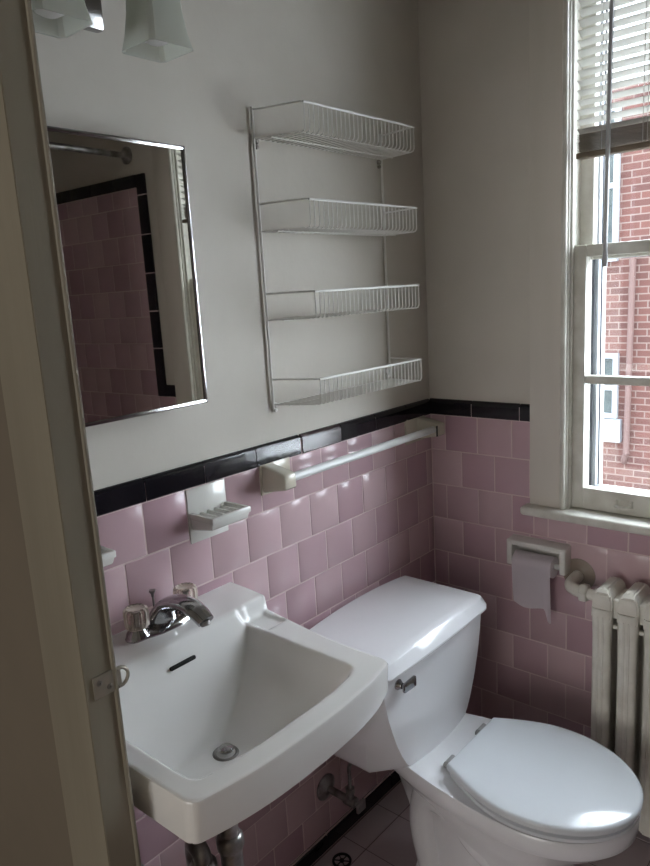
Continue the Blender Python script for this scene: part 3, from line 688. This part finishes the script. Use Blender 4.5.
# ---------------------------------------------------------------- towel bar
tb = thing('towel_bar', 'white towel bar between two ceramic brackets along the pink tiles', 'towel rail', (-0.44, 0, 1.11))
def bracket(x0, x1, flip):
    b = bmesh.new()
    box(b, x0, x1, -0.012, -0.005, 1.070, 1.148, 0.003)
    a, c = (x0+0.004, x0+0.044) if not flip else (x1-0.044, x1-0.004)
    hexa(b, [(a,-0.010,1.076),(c,-0.010,1.076),(c-0.0,-0.086,1.092),(a+0.0,-0.086,1.092)], [(a,-0.010,1.143),(c,-0.010,1.143),(c,-0.086,1.128),(a,-0.086,1.128)], 0.005, 3)
    obj('bracket', b, almond, tb)
bracket(-0.752, -0.650, False); bracket(-0.152, -0.048, True)
b = bmesh.new(); tube(b, [(-0.712,-0.068,1.112),(-0.09,-0.068,1.112)], 0.0105, 20); obj('bar', b, barm, tb)
b = bmesh.new(); box(b, -0.103, -0.097, -0.0875, -0.0855, 1.094, 1.126, 0.0005); obj('bar_slot', b, darkh, tb)

# ---------------------------------------------------------------- soap dish and tumbler holder
def dish(x0, name, label, cat, ribs=True, zt=1.088):
    t = thing(name, label, cat, (x0+0.053, 0, 1.07))
    b = bmesh.new(); box(b, x0, x0+0.1075, -0.0092, -0.003, 1.018, 1.1385, 0.002); obj('tile_plate', b, ceram, t)
    b = bmesh.new()
    hexa(b, [(x0+0.005,-0.010,zt-0.040),(x0+0.105,-0.010,zt-0.040),(x0+0.106,-0.078,zt-0.028),(x0+0.004,-0.078,zt-0.028)], [(x0+0.002,-0.010,zt-0.012),(x0+0.107,-0.010,zt-0.012),(x0+0.108,-0.086,zt-0.010),(x0+0.001,-0.086,zt-0.010)], 0.003)
    tr = obj('tray', b, ceram, t)
    b = bmesh.new()
    box(b, x0+0.000, x0+0.010, -0.086, -0.010, zt-0.014, zt, 0.003); box(b, x0+0.098, x0+0.109, -0.086, -0.010, zt-0.014, zt, 0.003); box(b, x0, x0+0.109, -0.088, -0.077, zt-0.014, zt, 0.003)
    obj('tray_rim', b, ceram, t)
    if ribs:
        for k in range(4):
            b = bmesh.new(); x = x0+0.022+k*0.0195; hexa(b, [(x,-0.016,zt-0.013),(x+0.010,-0.016,zt-0.013),(x+0.010,-0.074,zt-0.013),(x,-0.074,zt-0.013)], [(x+0.003,-0.016,zt-0.003),(x+0.007,-0.016,zt-0.003),(x+0.007,-0.074,zt-0.003),(x+0.003,-0.074,zt-0.003)], 0.001); obj('rib', b, ceram, t)
    return t
dish(-0.967, 'soap_dish', 'white ceramic soap dish with ribs set in the pink tiles right of the faucet', 'soap dish')
dish(-1.303, 'tumbler_holder', 'white ceramic holder on pink tiles, mostly hidden behind the door jamb', 'tumbler holder', ribs=False, zt=1.096)

# ---------------------------------------------------------------- toilet paper holder
th_ = thing('paper_holder', 'white ceramic toilet paper holder mounted on pink tiles below the window', 'paper holder', (0, -0.36, 0.76))
HY0, HY1, HZ0, HZ1, HXF = -0.455, -0.281, 0.716, 0.800, -0.048
b = bmesh.new(); hexa(b, [(-0.004,HY0,HZ1-0.016),(-0.004,HY1,HZ1-0.016),(HXF,HY1+0.002,HZ1-0.020),(HXF,HY0-0.002,HZ1-0.020)], [(-0.004,HY0,HZ1),(-0.004,HY1,HZ1),(HXF,HY1+0.002,HZ1-0.004),(HXF,HY0-0.002,HZ1-0.004)], 0.004, 3)
box(b, -0.012, -0.002, HY0, HY1, HZ0, HZ1, 0.003)
for ya, yb2 in ((HY0-0.001, HY0+0.016), (HY1-0.016, HY1+0.001)): hexa(b, [(-0.004,ya,HZ0),(-0.004,yb2,HZ0),(HXF-0.002,yb2,HZ0+0.004),(HXF-0.002,ya,HZ0+0.004)], [(-0.004,ya,HZ1-0.004),(-0.004,yb2,HZ1-0.004),(HXF-0.002,yb2,HZ1-0.008),(HXF-0.002,ya,HZ1-0.008)], 0.004, 3)
obj('holder_frame', b, ceram, th_)
b = bmesh.new(); tube(b, [(-0.042, HY1-0.010, 0.740), (-0.042, HY0+0.010, 0.740)], 0.0075, 16); obj('roller', b, barm, th_)
tr = thing('toilet_roll', 'nearly used toilet paper roll with a torn sheet hanging from its holder', 'toilet paper', (-0.045, -0.367, 0.738))
RY0, RY1, RR = -0.424, -0.310, 0.030
b = bmesh.new(); 
pr = [(0.0085,-0.057),(RR,-0.057),(RR,0.057),(0.0085,0.057),(0.0085,-0.057)]
lathe(b, pr, (-0.045,-0.367,0.737), (0,1,0), 36); obj('roll', b, paper, tr, angle=40)
b = bmesh.new(); ny = 24; nz_ = 26; rows = []
for i in range(nz_+1):
    row = []
    for j in range(ny+1):
        v = j/ny; y = RY1+(RY0-RY1)*v
        endz = 0.618 - 0.008*math.sin(v*5) - (0.040*sstep((v-0.80)/0.14) if v < 0.96 else 0.036)*1.0 - 0.012*v
        top = 0.737
        if i <= 8: a = math.pi/2*(1-0)*(1-i/8)*1.0; x = -0.045-(RR+0.0012)*math.cos(a); z = top+(RR+0.0012)*math.sin(a)
        else:
            t = (i-8)/(nz_-8); z = top+(endz-top)*t; x = -0.045-(RR+0.0012)+0.010*t*t+0.0025*math.sin(v*7+t*3)*t
        row.append(b.verts.new((x, y, z)))
    rows.append(row)
for i in range(nz_):
    for j in range(ny): b.faces.new((rows[i][j], rows[i+1][j], rows[i+1][j+1], rows[i][j+1]))
bmesh.ops.solidify(b, geom=list(b.faces), thickness=0.0005); obj('hanging_sheet', b, paper, tr)

# ---------------------------------------------------------------- radiator
rd = thing('radiator', 'white cast iron radiator under the window', 'radiator', (-0.09, -0.85, 0))
def rsec(y0, last):
    b = bmesh.new(); wy = 0.051; yc = y0-wy/2
    X0, X1 = -0.158, -0.028; zt, zb = 0.752, 0.085
    # outer silhouette in xz swept over width: top cap with gabled shoulders
    def cap(z0, z1, s):
        lp = []
        for f_, hw in ((0.0, 1.0), (0.55, 1.0), (0.85, 0.78), (1.0, 0.42)):
            z = z0+(z1-z0)*f_; ins = 0.0 if f_ < 0.5 else (0.008 if f_ < 0.9 else 0.022)
            lp.append([(X0+ins, yc-wy/2*hw, z), (X0+ins, yc+wy/2*hw, z), (X1-ins, yc+wy/2*hw, z), (X1-ins, yc-wy/2*hw, z)])
        bb = bmesh.new(); loft(bb, lp); bmesh.ops.recalc_face_normals(bb, faces=bb.faces); bmesh.ops.bevel(bb, geom=list(bb.edges), offset=0.004, segments=2, affect='EDGES'); merge(b, bb)
    cap(0.672, zt, 1); cap(0.155, zb, -1)
    # three columns
    for xc, rx, ry in ((-0.140, 0.0185, 0.0235), (-0.093, 0.022, 0.017), (-0.046, 0.0185, 0.0235)):
        lp = []
        for z in (0.12, 0.18, 0.40, 0.62, 0.70):
            k = 1.12 if z in (0.12, 0.70) else 1.0
            lp.append([(xc+rx*k*math.copysign(abs(math.cos(a))**0.6, math.cos(a)), yc+ry*k*math.copysign(abs(math.sin(a))**0.75, math.sin(a)), z) for a in [2*math.pi*q/20 for q in range(20)]])
        loft(b, lp)
    # front rib
    for yy in (yc-0.006, yc+0.006): tube(b, [(-0.1575, yy, 0.14), (-0.1575, yy, 0.68)], 0.0035, 6)
    if not last:
        tube(b, [(-0.093, yc-wy/2+0.006, 0.702), (-0.093, y0-0.064-0.004, 0.702)], 0.026, 16); tube(b, [(-0.093, yc-wy/2+0.006, 0.135), (-0.093, y0-0.064-0.004, 0.135)], 0.024, 16)
        box(b, -0.138, -0.050, yc-0.042, yc-0.018, 0.672, 0.728, 0.010, 3); box(b, -0.138, -0.050, yc-0.042, yc-0.018, 0.105, 0.160, 0.010, 3); box(b, -0.135, -0.118, yc-0.040, yc-0.018, 0.645, 0.656, 0.002)
    return b
NS = 10
for k in range(NS): obj('section', rsec(-0.568-k*0.0640, k == NS-1), radm, rd)
for k in (0, NS-1):
    yc = -0.568-k*0.0640-0.023
    for xc in (-0.140, -0.046):
        b = bmesh.new(); loft(b, [[(xc+r*math.cos(a), yc+r*math.sin(a), z) for a in [2*math.pi*q/12 for q in range(12)]] for z, r in ((0.0, 0.017), (0.01, 0.017), (0.05, 0.011), (0.10, 0.016))]); obj('foot', b, radm, rd)
rv = thing('radiator_pipe', 'painted heating pipe elbow and union joining the pink wall to the radiator', 'pipe', (-0.03, -0.48, 0.717))
b = bmesh.new(); lathe(b, [(0.0,0),(0.046,0),(0.046,0.003),(0.036,0.006),(0.022,0.007),(0.018,0.010),(0,0.010)], (-0.006,-0.479,0.717),(-1,0,0)); obj('escutcheon', b, mat('aged_cream_plate', srgb(148,134,120), 0.4), rv)
b = bmesh.new(); tube(b, [(-0.008,-0.479,0.715),(-0.05,-0.479,0.713),(-0.078,-0.484,0.711),(-0.090,-0.500,0.708),(-0.093,-0.520,0.706)], 0.0165, 18, 5); obj('elbow', b, radm, rv)
b = bmesh.new(); lathe(b, [(0.0,0),(0.0225,0),(0.0255,0.003),(0.0255,0.017),(0.0225,0.020),(0.016,0.021),(0,0.021)], (-0.093,-0.517,0.706),(0,-1,0), n=6); obj('union_nut', b, radm, rv)
b = bmesh.new(); tube(b, [(-0.093,-0.53,0.706),(-0.093,-0.5675,0.703)], 0.0145, 16); lathe(b, [(0,0),(0.021,0),(0.021,0.012),(0,0.012)], (-0.093,-0.556,0.704),(0,-1,0), n=14); obj('nipple', b, radm, rv)

# ---------------------------------------------------------------- shower rod (seen in the mirror)
sr = thing('shower_rod', 'metal shower curtain rod with round flange, reflected in the mirror', 'shower rod', (-0.7, -1.425, 2.115))
b = bmesh.new(); tube(b, [(-0.012,-1.425,2.115),(XL-0.01+0.004,-1.425,2.115)], 0.0125, 16); obj('rod', b, dullc, sr)
for x, s in ((-0.0005, -1), (XL+0.001, 1)):
    b = bmesh.new(); lathe(b, [(0,0),(0.034,0),(0.034,0.004),(0.022,0.012),(0.015,0.022),(0,0.022)], (x,-1.425,2.115),(s,0,0)); obj('flange', b, dullc, sr)
